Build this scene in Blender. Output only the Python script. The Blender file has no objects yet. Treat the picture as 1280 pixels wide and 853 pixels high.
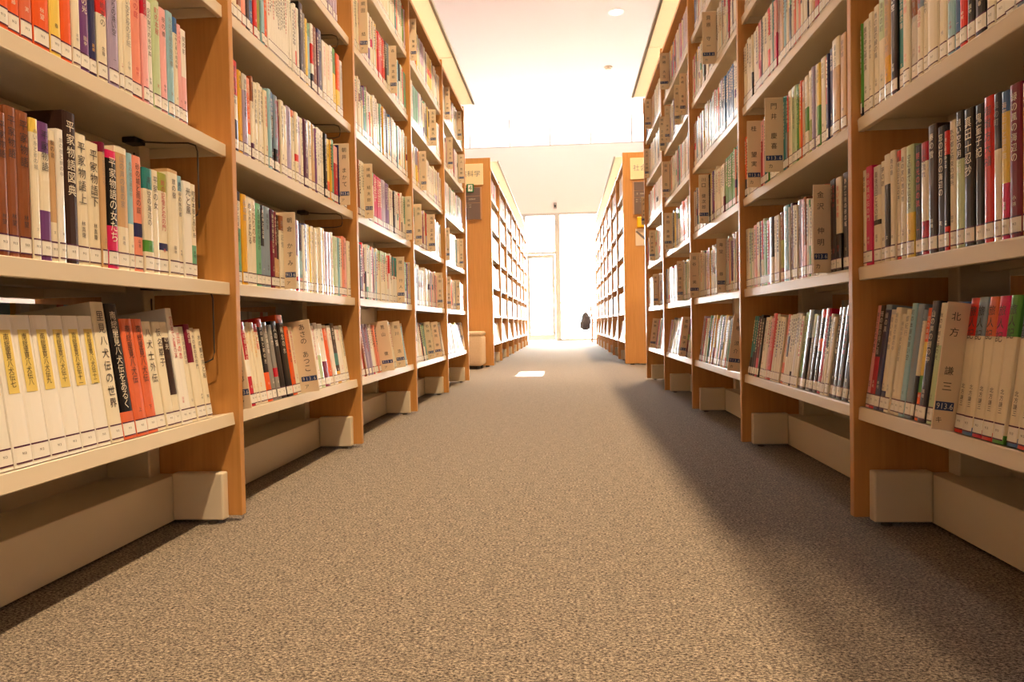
import bpy, bmesh, math, random
from mathutils import Vector, Matrix

SC = bpy.context.scene
COL = SC.collection
RAD = math.radians

# ------------------------------------------------------------------ camera
F_PX, YAW, PITCH, ROLL, CAM_H = 857.6, .078, .0244, -.0191, .4332
cam_data = bpy.data.cameras.new('camera')
cam_data.sensor_fit = 'HORIZONTAL'
cam_data.sensor_width = 36.0
cam_data.lens = F_PX * 36.0 / 1280.0
cam_data.clip_start = .05
cam = bpy.data.objects.new('camera', cam_data)
COL.objects.link(cam)
cam.matrix_world = (Matrix.Translation((0, 0, CAM_H)) @ Matrix.Rotation(YAW, 4, 'Z') @
                    Matrix.Rotation(RAD(90) - PITCH, 4, 'X') @ Matrix.Rotation(ROLL, 4, 'Z'))
SC.camera = cam

# ------------------------------------------------------------------ world, sun, exposure
SC.view_settings.view_transform = 'Standard'
SC.view_settings.look = 'None'
SC.view_settings.exposure = 0.47
SC.view_settings.gamma = 1.0
SC.view_settings.use_curve_mapping = False
SC.cycles.use_denoising = True
SC.cycles.sample_clamp_indirect = 8.0
SC.cycles.caustics_reflective = False
SC.cycles.caustics_refractive = False

SKY = 44.0             # bright overcast daylight outside the glazing
LAMP_W = 760.0        # every ceiling downlight, watt
LAMP_COL = (1.0, .74, .45)
world = bpy.data.worlds.new('daylight')
SC.world = world
world.use_nodes = True
world.node_tree.nodes['Background'].inputs[0].default_value = (.93, .975, 1.0, 1)
world.node_tree.nodes['Background'].inputs[1].default_value = SKY

sun = bpy.data.lights.new('sun', 'SUN')
sun.energy = 48.0
sun.angle = RAD(.3)
sun.color = (1, .97, .9)
sun_o = bpy.data.objects.new('sun', sun)
COL.objects.link(sun_o)
sun_o.rotation_euler = (RAD(-4), RAD(2), 0)
sun_o.location = (0, 12, 12)


def portal(name, x, y, z, sx, sz):
    l = bpy.data.lights.new(name, 'AREA')
    l.shape = 'RECTANGLE'
    l.size, l.size_y = sx, sz
    l.cycles.is_portal = True
    o = bpy.data.objects.new(name, l)
    COL.objects.link(o)
    o.location = (x, y, z)
    o.rotation_euler = (RAD(-90), 0, 0)      # looks into the room, towards -y


WALL_Y = 17.1
portal('window_portal', .2, WALL_Y + .06, 1.6, 7.0, 3.16)
portal('clerestory_portal', .2, WALL_Y + .06, 5.45, 7.0, 1.2)

# ------------------------------------------------------------------ plan
A, B, Y0, P, T = .7363, .6009, 1.5106, .92, .02     # face planes, first upright, bay pitch, upright thickness
Y2 = Y0 + 4 * P + 1.823                             # end panel of the far bookcases
SH = [.247, .539, .847, 1.155, 1.463, 1.770]        # top of the shelf boards
TILT = RAD(7.5)
DEPTH = .48
CEIL = 4.93
SPINE_D = .0165


def project_x(x, y, z):
    X, Y, Z = x, y, z - CAM_H
    c, s = math.cos(YAW), math.sin(YAW)
    X, Y = X * c + Y * s, -X * s + Y * c
    c, s = math.cos(PITCH), math.sin(PITCH)
    Y, Z = Y * c - Z * s, Y * s + Z * c
    u, v = X / Y, -Z / Y
    c, s = math.cos(ROLL), math.sin(ROLL)
    return 640 + F_PX * (u * c - v * s), 426.5 + F_PX * (u * s + v * c)


def side_x(side, d):
    """World x of a point d metres behind the face of the left ('L') or right ('R') bookcases."""
    return -A - d if side == 'L' else B + d


def y_at(side, px, z, d=SPINE_D):
    """Distance along the aisle of an upright line on the spine plane that shows at column px."""
    x = side_x(side, d)
    lo, hi = .35, 16.0
    for _ in range(50):
        m = (lo + hi) / 2
        q = project_x(x, m, z)[0]
        if (q < px) == (side == 'L'):
            lo = m
        else:
            hi = m
    return (lo + hi) / 2


# ------------------------------------------------------------------ colours and materials
def lin(r, g, b):
    f = lambda c: c / 12.92 if c <= .04045 else ((c + .055) / 1.055) ** 2.4
    return (f(r / 255), f(g / 255), f(b / 255), 1.0)


PAL = {k: lin(*v) for k, v in dict(
    orange=(236, 96, 40), yellow=(240, 208, 96), cream=(236, 226, 202), white=(242, 238, 230), purple=(112, 66, 128),
    navy=(44, 46, 92), red=(214, 48, 40), lavender=(172, 158, 190), salmon=(238, 150, 128), palegreen=(192, 212, 168),
    pink=(240, 178, 180), lightblue=(150, 196, 212), brown=(140, 82, 50), darkbrown=(58, 38, 33), black=(20, 17, 18),
    grey=(142, 138, 134), teal=(46, 132, 132), green=(84, 150, 64), olive=(160, 168, 70), maroon=(122, 30, 56),
    magenta=(214, 40, 98), crimson=(190, 30, 56), tan=(206, 168, 124), gold=(226, 170, 50), blue=(66, 110, 168),
    mint=(110, 176, 140), lilac=(206, 186, 212), slate=(48, 50, 62), paper=(236, 224, 196), rust=(222, 110, 72),
    bluegrey=(132, 152, 172), dark=(36, 26, 29), ink=(44, 36, 40), plum=(84, 40, 70), palegrey=(206, 202, 196)).items()}
NAMED = dict(palegreen='pale green', lightblue='light blue', darkbrown='dark brown', bluegrey='blue-grey', palegrey='pale grey',
             rust='reddish orange', dark='near-black', mint='mint green', plum='dark plum')


def mat(name, base=(.8, .8, .8, 1), rough=.5, spec=.5, coat=0, metal=0):
    m = bpy.data.materials.new(name)
    m.use_nodes = True
    b = m.node_tree.nodes['Principled BSDF']
    b.inputs['Base Color'].default_value = base
    b.inputs['Roughness'].default_value = rough
    b.inputs['Specular IOR Level'].default_value = spec
    b.inputs['Coat Weight'].default_value = coat
    b.inputs['Coat Roughness'].default_value = .12
    b.inputs['Metallic'].default_value = metal
    return m


def nodes_of(m):
    nt = m.node_tree
    return nt, nt.nodes['Principled BSDF'], nt.nodes.new, nt.links.new


def ramp(nt, stops):
    r = nt.nodes.new('ShaderNodeValToRGB')
    e = r.color_ramp.elements
    e[0].position, e[0].color = stops[0]
    e[1].position, e[1].color = stops[-1]
    for p, c in stops[1:-1]:
        k = e.new(p)
        k.color = c
    return r


def attr_mat(name, rough, coat):
    m = mat(name, rough=rough, coat=coat, spec=.15)
    nt, b, new, link = nodes_of(m)
    a = new('ShaderNodeVertexColor')
    a.layer_name = 'Col'
    link(a.outputs['Color'], b.inputs['Base Color'])
    return m


def wood_material():
    m = mat('beech_wood', rough=.38, spec=.45, coat=.25)
    nt, b, new, link = nodes_of(m)
    tc = new('ShaderNodeTexCoord')
    mp = new('ShaderNodeMapping')
    mp.inputs['Scale'].default_value = (60, 60, 2.2)
    n1 = new('ShaderNodeTexNoise')
    n1.inputs['Scale'].default_value = 1.6
    n1.inputs['Detail'].default_value = 5
    n1.inputs['Roughness'].default_value = .6
    r = ramp(nt, [(.25, lin(192, 134, 70)), (.5, lin(202, 145, 80)), (.75, lin(210, 154, 88))])
    link(tc.outputs['Object'], mp.inputs['Vector'])
    link(mp.outputs['Vector'], n1.inputs['Vector'])
    link(n1.outputs['Fac'], r.inputs['Fac'])
    link(r.outputs['Color'], b.inputs['Base Color'])
    return m


def carpet_material():
    m = mat('grey_beige_carpet', rough=.95, spec=.15)
    nt, b, new, link = nodes_of(m)
    tc = new('ShaderNodeTexCoord')
    mp = new('ShaderNodeMapping')
    mp.inputs['Scale'].default_value = (1.0, 1.7, 1.0)
    link(tc.outputs['Object'], mp.inputs['Vector'])
    n1 = new('ShaderNodeTexNoise')
    n1.inputs['Scale'].default_value = 185
    n1.inputs['Detail'].default_value = 4
    n1.inputs['Roughness'].default_value = .85
    link(mp.outputs['Vector'], n1.inputs['Vector'])
    r = ramp(nt, [(.39, lin(38, 31, 27)), (.46, lin(96, 85, 77)), (.53, lin(138, 127, 113)), (.62, lin(184, 171, 151))])
    link(n1.outputs['Fac'], r.inputs['Fac'])
    n2 = new('ShaderNodeTexNoise')
    n2.inputs['Scale'].default_value = 34
    n2.inputs['Detail'].default_value = 2
    link(mp.outputs['Vector'], n2.inputs['Vector'])
    r2 = ramp(nt, [(.3, (.80, .79, .78, 1)), (.7, (1.12, 1.1, 1.08, 1))])
    link(n2.outputs['Fac'], r2.inputs['Fac'])
    mx = new('ShaderNodeMix')
    mx.data_type = 'RGBA'
    mx.blend_type = 'MULTIPLY'
    mx.inputs['Factor'].default_value = 1
    link(r.outputs['Color'], mx.inputs[6])
    link(r2.outputs['Color'], mx.inputs[7])
    # seams between the half-metre carpet tiles
    br = new('ShaderNodeTexBrick')
    br.offset = 0
    br.inputs['Scale'].default_value = 2
    br.inputs['Mortar Size'].default_value = .002
    br.inputs['Mortar Smooth'].default_value = .4
    br.inputs['Brick Width'].default_value = 1.0
    br.inputs['Row Height'].default_value = 1.0
    br.inputs['Color1'].default_value = br.inputs['Color2'].default_value = (1, 1, 1, 1)
    br.inputs['Mortar'].default_value = (.9, .9, .9, 1)
    ofs = new('ShaderNodeMapping')
    ofs.inputs['Location'].default_value = (.13, .21, 0)
    link(tc.outputs['Object'], ofs.inputs['Vector'])
    link(ofs.outputs['Vector'], br.inputs['Vector'])
    mx2 = new('ShaderNodeMix')
    mx2.data_type = 'RGBA'
    mx2.blend_type = 'MULTIPLY'
    mx2.inputs['Factor'].default_value = 1
    link(mx.outputs[2], mx2.inputs[6])
    link(br.outputs['Color'], mx2.inputs[7])
    link(mx2.outputs[2], b.inputs['Base Color'])
    bp = new('ShaderNodeBump')
    bp.inputs['Strength'].default_value = .35
    bp.inputs['Distance'].default_value = .004
    link(n1.outputs['Fac'], bp.inputs['Height'])
    link(bp.outputs['Normal'], b.inputs['Normal'])
    return m


def plaster_material(name, c, rough=.9):
    m = mat(name, c, rough, .2)
    nt, b, new, link = nodes_of(m)
    tc = new('ShaderNodeTexCoord')
    n = new('ShaderNodeTexNoise')
    n.inputs['Scale'].default_value = 60
    bp = new('ShaderNodeBump')
    bp.inputs['Strength'].default_value = .05
    link(tc.outputs['Object'], n.inputs['Vector'])
    link(n.outputs['Fac'], bp.inputs['Height'])
    link(bp.outputs['Normal'], b.inputs['Normal'])
    return m


def glass_material(name='clear_glass', tint=(.97, .98, .97, 1)):
    m = bpy.data.materials.new(name)
    m.use_nodes = True
    nt = m.node_tree
    nt.nodes.remove(nt.nodes['Principled BSDF'])
    t = nt.nodes.new('ShaderNodeBsdfTransparent')
    t.inputs[0].default_value = tint
    g = nt.nodes.new('ShaderNodeBsdfGlossy')
    g.inputs['Roughness'].default_value = .02
    mx = nt.nodes.new('ShaderNodeMixShader')
    mx.inputs[0].default_value = .05
    nt.links.new(t.outputs[0], mx.inputs[1])
    nt.links.new(g.outputs[0], mx.inputs[2])
    nt.links.new(mx.outputs[0], nt.nodes['Material Output'].inputs[0])
    return m


def translucent_material():
    m = bpy.data.materials.new('opal_acrylic')
    m.use_nodes = True
    nt = m.node_tree
    p = nt.nodes['Principled BSDF']
    p.inputs['Base Color'].default_value = lin(246, 240, 226)
    p.inputs['Roughness'].default_value = .3
    t = nt.nodes.new('ShaderNodeBsdfTranslucent')
    t.inputs[0].default_value = lin(252, 246, 232)
    mx = nt.nodes.new('ShaderNodeMixShader')
    mx.inputs[0].default_value = .85
    nt.links.new(p.outputs[0], mx.inputs[1])
    nt.links.new(t.outputs[0], mx.inputs[2])
    nt.links.new(mx.outputs[0], nt.nodes['Material Output'].inputs[0])
    return m


def emit_material(name, c, s):
    m = mat(name, c)
    b = m.node_tree.nodes['Principled BSDF']
    b.inputs['Emission Color'].default_value = c
    b.inputs['Emission Strength'].default_value = s
    return m


def fabric_material(name, c1, c2, scale):
    m = mat(name, rough=.9, spec=.2)
    nt, b, new, link = nodes_of(m)
    tc = new('ShaderNodeTexCoord')
    n = new('ShaderNodeTexNoise')
    n.inputs['Scale'].default_value = scale
    r = ramp(nt, [(.35, c1), (.65, c2)])
    link(tc.outputs['Object'], n.inputs['Vector'])
    link(n.outputs['Fac'], r.inputs['Fac'])
    link(r.outputs['Color'], b.inputs['Base Color'])
    return m


M_WOOD = wood_material()
M_CARPET = carpet_material()
M_STEEL = mat('beige_painted_steel', lin(226, 212, 188), .32, .5, coat=.25)
M_PLASTIC = mat('black_plastic', lin(30, 29, 28), .5)
M_WIRE = mat('grey_wire', lin(96, 90, 84), .35, metal=.8)
M_TRIM = mat('grey_aluminium', lin(176, 172, 160), .4, metal=.2)
M_OPAL = translucent_material()
M_COVER = attr_mat('laminated_book_cover', .3, .45)
M_STICKER = attr_mat('paper_sticker', .3, .6)
M_PAGES = mat('book_pages', lin(228, 214, 184), .85, .2)
M_INK = {k: mat('lettering_' + k, PAL[k], .4, .4, coat=.5) for k in PAL}
M_BOARD = mat('author_board_card', lin(234, 214, 184), .5, .3)
M_BAND = mat('author_board_band', lin(52, 72, 124), .5, .3)
M_SIGN = mat('section_sign_plate', lin(244, 226, 180), .5, .3)
M_DIRECTORY = mat('directory_panel', lin(116, 98, 90), .5, .3)
M_CEIL = plaster_material('ceiling_plaster', lin(216, 204, 208))
M_WALL = plaster_material('wall_plaster', lin(228, 214, 206))
M_GLASS = glass_material()
M_DIMMED = glass_material('dimmed_glass', (.42, .41, .40, 1))  # tint added to dim the clerestory reflection in the book spines
M_FRAME = mat('pale_aluminium_frame', lin(184, 178, 168), .4, metal=.2)


# ------------------------------------------------------------------ mesh helpers
class MB:
    """Collects shapes, then links them as one mesh object. Faces may carry a colour."""

    def __init__(self):
        self.v, self.f, self.c = [], [], []

    def quad(self, pts, c=None):
        n = len(self.v)
        self.v += [tuple(p) for p in pts]
        self.f.append(tuple(range(n, n + len(pts))))
        self.c.append(c)
        return self

    def box(self, lo, hi, c=None):
        x0, y0, z0 = lo
        x1, y1, z1 = hi
        n = len(self.v)
        self.v += [(x0, y0, z0), (x1, y0, z0), (x1, y1, z0), (x0, y1, z0), (x0, y0, z1), (x1, y0, z1), (x1, y1, z1), (x0, y1, z1)]
        for q in ((0, 3, 2, 1), (4, 5, 6, 7), (0, 1, 5, 4), (1, 2, 6, 5), (2, 3, 7, 6), (3, 0, 4, 7)):
            self.f.append(tuple(n + i for i in q))
            self.c.append(c)
        return self

    def prism(self, outline, z0, z1, c=None):
        k, n = len(outline), len(self.v)
        self.v += [(x, y, z0) for x, y in outline] + [(x, y, z1) for x, y in outline]
        for i in range(k):
            j = (i + 1) % k
            self.f.append((n + i, n + j, n + k + j, n + k + i))
            self.c.append(c)
        self.f.append(tuple(n + i for i in reversed(range(k))))
        self.f.append(tuple(n + k + i for i in range(k)))
        self.c += [c, c]
        return self

    def tube(self, pts, r, k=8, c=None, radii=None):
        pts = [Vector(p) for p in pts]
        n = len(self.v)
        up = Vector((0, 0, 1))
        for i, p in enumerate(pts):
            d = (pts[min(i + 1, len(pts) - 1)] - pts[max(i - 1, 0)]).normalized()
            a = d.cross(up)
            if a.length < .1:
                a = d.cross(Vector((1, 0, 0)))
            a.normalize()
            b = d.cross(a)
            rr = radii[i] if radii else r
            for j in range(k):
                t = 2 * math.pi * j / k
                self.v.append(tuple(p + a * math.cos(t) * rr + b * math.sin(t) * rr))
        for i in range(len(pts) - 1):
            for j in range(k):
                q = (j + 1) % k
                self.f.append((n + i * k + j, n + i * k + q, n + (i + 1) * k + q, n + (i + 1) * k + j))
                self.c.append(c)
        self.f.append(tuple(n + j for j in reversed(range(k))))
        self.f.append(tuple(n + (len(pts) - 1) * k + j for j in range(k)))
        self.c += [c, c]
        return self

    def lathe(self, prof, k=24, axis=(0, 0), c=None, closed=False):
        n = len(self.v)
        for r, z in prof:
            for j in range(k):
                t = 2 * math.pi * j / k
                self.v.append((axis[0] + r * math.cos(t), axis[1] + r * math.sin(t), z))
        for i in range(len(prof) - 1):
            for j in range(k):
                q = (j + 1) % k
                self.f.append((n + i * k + j, n + i * k + q, n + (i + 1) * k + q, n + (i + 1) * k + j))
                self.c.append(c)
        if closed:
            for j in range(k):
                q = (j + 1) % k
                self.f.append((n + (len(prof) - 1) * k + j, n + (len(prof) - 1) * k + q, n + q, n + j))
                self.c.append(c)
            return self
        self.f.append(tuple(n + j for j in reversed(range(k))))
        self.f.append(tuple(n + (len(prof) - 1) * k + j for j in range(k)))
        self.c += [c, c]
        return self

    def build(self, name, m, parent=None, loc=None, rot=None, bevel=0, segs=2, smooth=False):
        me = bpy.data.meshes.new(name)
        me.from_pydata(self.v, [], self.f)
        if any(c is not None for c in self.c):
            a = me.color_attributes.new('Col', 'FLOAT_COLOR', 'CORNER')
            flat = []
            for f, c in zip(self.f, self.c):
                flat += list(c or (1, 1, 1, 1)) * len(f)
            a.data.foreach_set('color', flat)
        bm = bmesh.new()
        bm.from_mesh(me)
        if bevel:
            bmesh.ops.remove_doubles(bm, verts=bm.verts, dist=1e-5)
            bmesh.ops.bevel(bm, geom=list(bm.edges), offset=bevel, segments=segs, affect='EDGES', profile=.5, clamp_overlap=True)
        bmesh.ops.recalc_face_normals(bm, faces=bm.faces)
        bm.to_mesh(me)
        bm.free()
        if smooth:
            for p in me.polygons:
                p.use_smooth = True
        me.materials.append(m)
        o = bpy.data.objects.new(name, me)
        COL.objects.link(o)
        if parent:
            o.parent = parent
        if loc:
            o.location = loc
        if rot:
            o.rotation_euler = rot
        return o


def tag(o, label, cat, group=None):
    o['label'] = label
    o['category'] = cat
    if group:
        o['group'] = group
    return o


def thing(name, label, cat, loc=(0, 0, 0), rot=(0, 0, 0), group=None):
    o = bpy.data.objects.new(name, None)
    o.empty_display_size = .05
    COL.objects.link(o)
    o.location = loc
    o.rotation_euler = rot
    return tag(o, label, cat, group)


def structure(o):
    o['kind'] = 'structure'
    return o


GLYPH = {}


def glyph(ch):
    if ch not in GLYPH:
        cu = bpy.data.curves.new('lettering', 'FONT')
        cu.body = ch
        cu.size = 1
        cu.resolution_u = 2
        cu.fill_mode = 'FRONT'
        ob = bpy.data.objects.new('lettering', cu)
        COL.objects.link(ob)
        bpy.context.view_layer.update()
        me = bpy.data.meshes.new_from_object(ob.evaluated_get(bpy.context.evaluated_depsgraph_get()))
        v = [(p.co.x, p.co.y) for p in me.vertices]
        f = [tuple(q.vertices) for q in me.polygons]
        bpy.data.objects.remove(ob)
        bpy.data.curves.remove(cu)
        bpy.data.meshes.remove(me)
        if v:
            x0, x1 = min(p[0] for p in v), max(p[0] for p in v)
            y0, y1 = min(p[1] for p in v), max(p[1] for p in v)
            w = max(x1 - x0, y1 - y0, .35 if ch.isascii() else .55)
            v = [((x - (x0 + x1) / 2) / w, (y - (y0 + y1) / 2) / w) for x, y in v]
        GLYPH[ch] = (v, f)
    return GLYPH[ch]


def add_glyph(mb, ch, origin, right, up, size, c=None, squeeze=1.0):
    v, f = glyph(ch)
    n = len(mb.v)
    o, r, u = Vector(origin), Vector(right), Vector(up)
    mb.v += [tuple(o + r * (x * size * squeeze) + u * (y * size)) for x, y in v]
    mb.f += [tuple(n + i for i in q) for q in f]
    mb.c += [c] * len(f)


# ------------------------------------------------------------------ room shell
def shell():
    x0, x1, y0 = -6.0, 6.0, -8.0
    structure(MB().box((x0, y0, -.1), (x1, WALL_Y, 0)).build('floor', M_CARPET))
    # the ceiling, with an unseen opening added to throw the sun patch below
    a0, a1, b0, b1 = -.245, -.02, 6.0, 6.58
    c = MB()
    c.box((x0, y0, CEIL), (a0, 15.1, CEIL + .15)).box((a1, y0, CEIL), (x1, 15.1, CEIL + .15))
    c.box((a0, y0, CEIL), (a1, b0, CEIL + .15)).box((a0, b1, CEIL), (a1, 15.1, CEIL + .15))
    structure(c.build('ceiling', M_CEIL))
    s = MB().box((x0, 15.1, 6.1), (x1, WALL_Y + .2, 6.25)).box((x0, 14.95, CEIL + .15), (x1, 15.1, 6.25))
    structure(s.build('ceiling_recess', M_CEIL))
    t = MB()
    for lo, hi in (((a0 - .03, b0 - .03), (a0, b1 + .03)), ((a1, b0 - .03), (a1 + .03, b1 + .03)), ((a0, b0 - .03), (a1, b0)), ((a0, b1), (a1, b1 + .03))):
        t.box((lo[0], lo[1], CEIL - .012), (hi[0], hi[1], CEIL - .001))
    structure(t.build('trim_1', M_FRAME))  # frame around the added opening
    structure(MB().box((x0 - .15, y0, 0), (x0, WALL_Y, 6.25)).build('wall_left', M_WALL))
    structure(MB().box((x1, y0, 0), (x1 + .15, WALL_Y, 6.25)).build('wall_right', M_WALL))
    structure(MB().box((x0, y0 - .15, 0), (x1, y0, CEIL + .15)).build('wall_front', M_WALL))
    # far wall: plaster above the glazing, clerestory above that
    gx0, gx1 = -3.3, 3.7
    w = MB()
    w.box((x0, WALL_Y, 3.17), (x1, WALL_Y + .2, 4.82))
    w.box((x0, WALL_Y, 0), (gx0, WALL_Y + .2, 3.17)).box((gx1, WALL_Y, 0), (x1, WALL_Y + .2, 3.17))
    w.box((x0, WALL_Y, 4.82), (gx0, WALL_Y + .2, 6.1)).box((gx1, WALL_Y, 4.82), (x1, WALL_Y + .2, 6.1))
    structure(w.build('wall_back', M_WALL))
    # door with its frame
    d = bpy.data.objects.new('door_1', None)
    COL.objects.link(d)
    structure(d)
    d.location = (-.56, WALL_Y, 0)
    f = MB()
    f.box((-.44, .0, 0), (-.38, .1, 3.17)).box((.33, 0, 0), (.44, .1, 3.17)).box((-.38, 0, 2.16), (.33, .1, 2.22)).box((-.38, 0, 3.11), (.33, .1, 3.17))
    f.build('door_frame', M_FRAME, d)
    l = MB()
    l.box((-.37, .03, .012), (-.30, .07, 2.15)).box((.25, .03, .012), (.32, .07, 2.15)).box((-.30, .03, .012), (.25, .07, .16)).box((-.30, .03, 2.06), (.25, .07, 2.15))
    l.build('door_leaf', M_FRAME, d)
    MB().box((-.30, .047, .16), (.25, .053, 2.06)).build('door_glass', M_GLASS, d)
    MB().box((-.38, .047, 2.22), (.33, .053, 3.11)).build('transom_glass', M_GLASS, d)
    h = MB().tube([(.285, .03, .86), (.285, -.03, .86), (.285, -.03, 1.16), (.285, .03, 1.16)], .012)
    h.build('door_handle', M_TRIM, d)
    # fixed glazing either side
    for k, (a, b) in enumerate(((gx0, -1.0), (-.12, gx1))):
        wn = bpy.data.objects.new('window_%d' % (k + 1), None)
        COL.objects.link(wn)
        structure(wn)
        wn.location = ((a + b) / 2, WALL_Y, 0)
        q = (b - a) / 2
        f = MB()
        n = 2 if k == 0 else 3
        f.box((-q, 0, 0), (q, .1, .05)).box((-q, 0, 3.12), (q, .1, 3.17)).box((-q, .02, .93), (q, .09, .965))
        for i in range(n + 1):
            x = -q + 2 * q * i / n
            f.box((max(-q, x - .025), 0, .05), (min(q, x + .025), .1, 3.12))
        f.build('window_frame', M_FRAME, wn)
        MB().box((-q, .047, .05), (q, .053, 3.12)).build('window_pane', M_GLASS, wn)
    wn = bpy.data.objects.new('window_3', None)
    COL.objects.link(wn)
    structure(wn)
    wn.location = ((gx0 + gx1) / 2, WALL_Y, 4.82)
    f = MB().box((-3.5, 0, 0), (3.5, .1, .04)).box((-3.5, 0, 1.24), (3.5, .1, 1.28))
    for i in range(8):
        x = -3.5 + i
        f.box((max(-3.5, x - .02), 0, .04), (min(3.5, x + .02), .1, 1.24))
    f.build('window_frame', M_FRAME, wn)
    MB().box((-3.5, .047, .04), (3.5, .053, 1.24)).build('window_pane', M_DIMMED, wn)
    structure(MB().box((-14, WALL_Y + .2, -.15), (14, 34, -.02)).build('ground_outside', mat('pale_paving', lin(214, 208, 198), .9)))


shell()


# ------------------------------------------------------------------ ceiling fittings
M_PALE = mat('white_enamel', lin(236, 232, 224), .4)
M_LENS = emit_material('lamp_lens', (1.0, .9, .74, 1), 14)


def downlight(x, y, label, power):
    t = thing('ceiling_downlight', label, 'ceiling light', (x, y, CEIL), group='recessed ceiling downlights')
    MB().lathe([(.115, -.006), (.115, 0), (.085, 0), (.085, -.006)], 28, closed=True).build('trim_ring', M_PALE, t)
    MB().lathe([(.08, -.004), (.08, -.0005)], 24).build('lens', M_LENS, t)
    l = bpy.data.lights.new('lamp', 'SPOT')
    l.energy = LAMP_W * power
    l.color = LAMP_COL
    l.spot_size = RAD(125)
    l.spot_blend = .6
    l.shadow_soft_size = .07
    o = bpy.data.objects.new('lamp', l)
    COL.objects.link(o)
    o.parent = t
    o.location = (0, 0, -.02)


for j, y in enumerate((-2.5, 1.72, 5.94, 10.15, 14.4)):
    for i, x in enumerate((-3.42, .81, 5.04)):
        where = {(1, 3): 'round recessed downlight in the pale ceiling, nearer and brighter of the two in view',
                 (1, 4): 'round recessed downlight in the pale ceiling, close to the ceiling edge by the window'}
        downlight(x, y, where.get((i, j), 'round recessed downlight in the pale ceiling, hidden above the bookcases'), (.35, 1.0, .55)[i])
det = thing('smoke_detector', 'small round white smoke detector on the ceiling between two downlights', 'smoke detector', (.83, 12.3, CEIL))
MB().lathe([(.03, -.05), (.045, -.045), (.05, -.02)], 24).build('sensor_head', mat('detector_plastic', lin(214, 202, 184), .5), det)
MB().lathe([(.07, -.02), (.075, -.012), (.075, 0)], 24).build('detector_base', mat('detector_plastic_base', lin(226, 216, 200), .5), det)
spk = thing('wall_sensor', 'small grey box fixed on the far wall just above the door', 'sensor', (-.2, WALL_Y, 3.28))
MB().box((-.035, -.05, 0), (.035, -.001, .14)).build('housing', mat('sensor_grey', lin(150, 140, 130), .5), spk, bevel=.006)
MB().box((-.02, -.056, .03), (.02, -.0505, .08)).build('sensor_window', M_PLASTIC, spk)


# ------------------------------------------------------------------ bookcases
def bookcase(side, y_start, n_bays, label, first_end=False, far_side=()):
    """One double-sided steel and wood run. Local frame: x runs from the aisle face into the shelf for
    both sides (mirrored for the left one), y along the aisle."""
    t = thing('bookcase', label, 'bookcase', (side_x(side, 0), y_start, 0))
    sg = -1 if side == 'L' else 1

    def bx(mb, d0, d1, ya, yb, za, zb):
        lo, hi = sorted((sg * d0, sg * d1))
        return mb.box((lo, ya, za), (hi, yb, zb))

    for n in range(n_bays + 1):
        y1 = n * P
        thick = .03 if (first_end and n == 0) else T
        bx(MB(), 0, DEPTH, y1 - thick, y1, .012, 2.14 if (first_end and n == 0) else 2.085).build('upright_panel', M_WOOD, t, bevel=.0018, segs=2)
        if n == 0:
            bx(MB(), .05, .09, y1 - thick + .004, y1 - .004, 0, .012).build('levelling_foot', M_PLASTIC, t)
            continue
        near = y1 - T            # near face of this upright
        m = MB()
        bx(m, .19, .29, near - .042, near - .0005, .012, 2.04)
        m.build('steel_post', M_STEEL, t, bevel=.003)
        m = MB()
        bx(m, .03, .1475, near - .027, near - .0005, .008, .114)
        m.build('foot_bracket', M_STEEL, t, bevel=.004)
        m = MB()
        cx, cy = sg * .06, near - .014
        m.lathe([(.012, 0), (.012, .006), (.006, .007), (.006, .008)], 14, (cx, cy))
        m.build('levelling_foot', M_WIRE, t)
        m = MB()
        bx(m, .148, .33, y1 - P + .0005, near - .0005, .006, .108)
        m.build('kick_box', M_STEEL, t, bevel=.002)
        ya, yb = y1 - P + .001, near - .001
        m = MB()
        bx(m, .291, .296, ya, yb, .1085, .30)
        m.build('rear_panel', M_STEEL, t)
        for s, z in enumerate(SH):
            for back in ((False, True) if n in far_side else (False,)):
                m = MB()
                th, dep = .028, .222
                # tray: deck, front lip, back lip and end flanges
                bx(m, 0, dep, ya, yb, -.004, 0)
                bx(m, 0, .012, ya, yb, -th, -.004)
                bx(m, dep - .004, dep, ya, yb, -.02, -.004)
                bx(m, .012, dep - .004, ya, ya + .004, -.026, -.004)
                bx(m, .012, dep - .004, yb - .004, yb, -.026, -.004)
                o = m.build('shelf', M_STEEL, t, bevel=.0012, segs=1)
                o.location = (sg * .013, 0, z)
                if s == 0:
                    o.rotation_euler = (0, sg * TILT, 0)
                if back:
                    o.location = (sg * (DEPTH - .013), 0, z)
                    o.rotation_euler = (0, 0, 0)
                    for v in o.data.vertices:
                        v.co.x = -v.co.x
                    o.data.flip_normals()
                    if s == 0:
                        o.rotation_euler = (0, -sg * TILT, 0)
        m = MB()
        bx(m, .004, DEPTH - .004, ya, yb, 2.045, 2.065)
        m.build('top_board', M_WOOD, t, bevel=.002)
        m = MB()
        bx(m, -.068, .2, y1 - P + .004, y1 - .004, 2.1, 2.108)
        cp = m.build('light_canopy', M_OPAL, t, bevel=.001, segs=1)
        m = MB()
        bx(m, -.083, -.0685, y1 - P + .004, y1 - .004, 2.094, 2.114)
        m.build('edge_strip', M_TRIM, cp)
        m = MB()
        for yy in (y1 - P + .08, y1 - .12):
            bx(m, .05, .15, yy, yy + .03, 2.0655, 2.0995)
        m.build('canopy_bracket', M_STEEL, cp)
    return t


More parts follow.
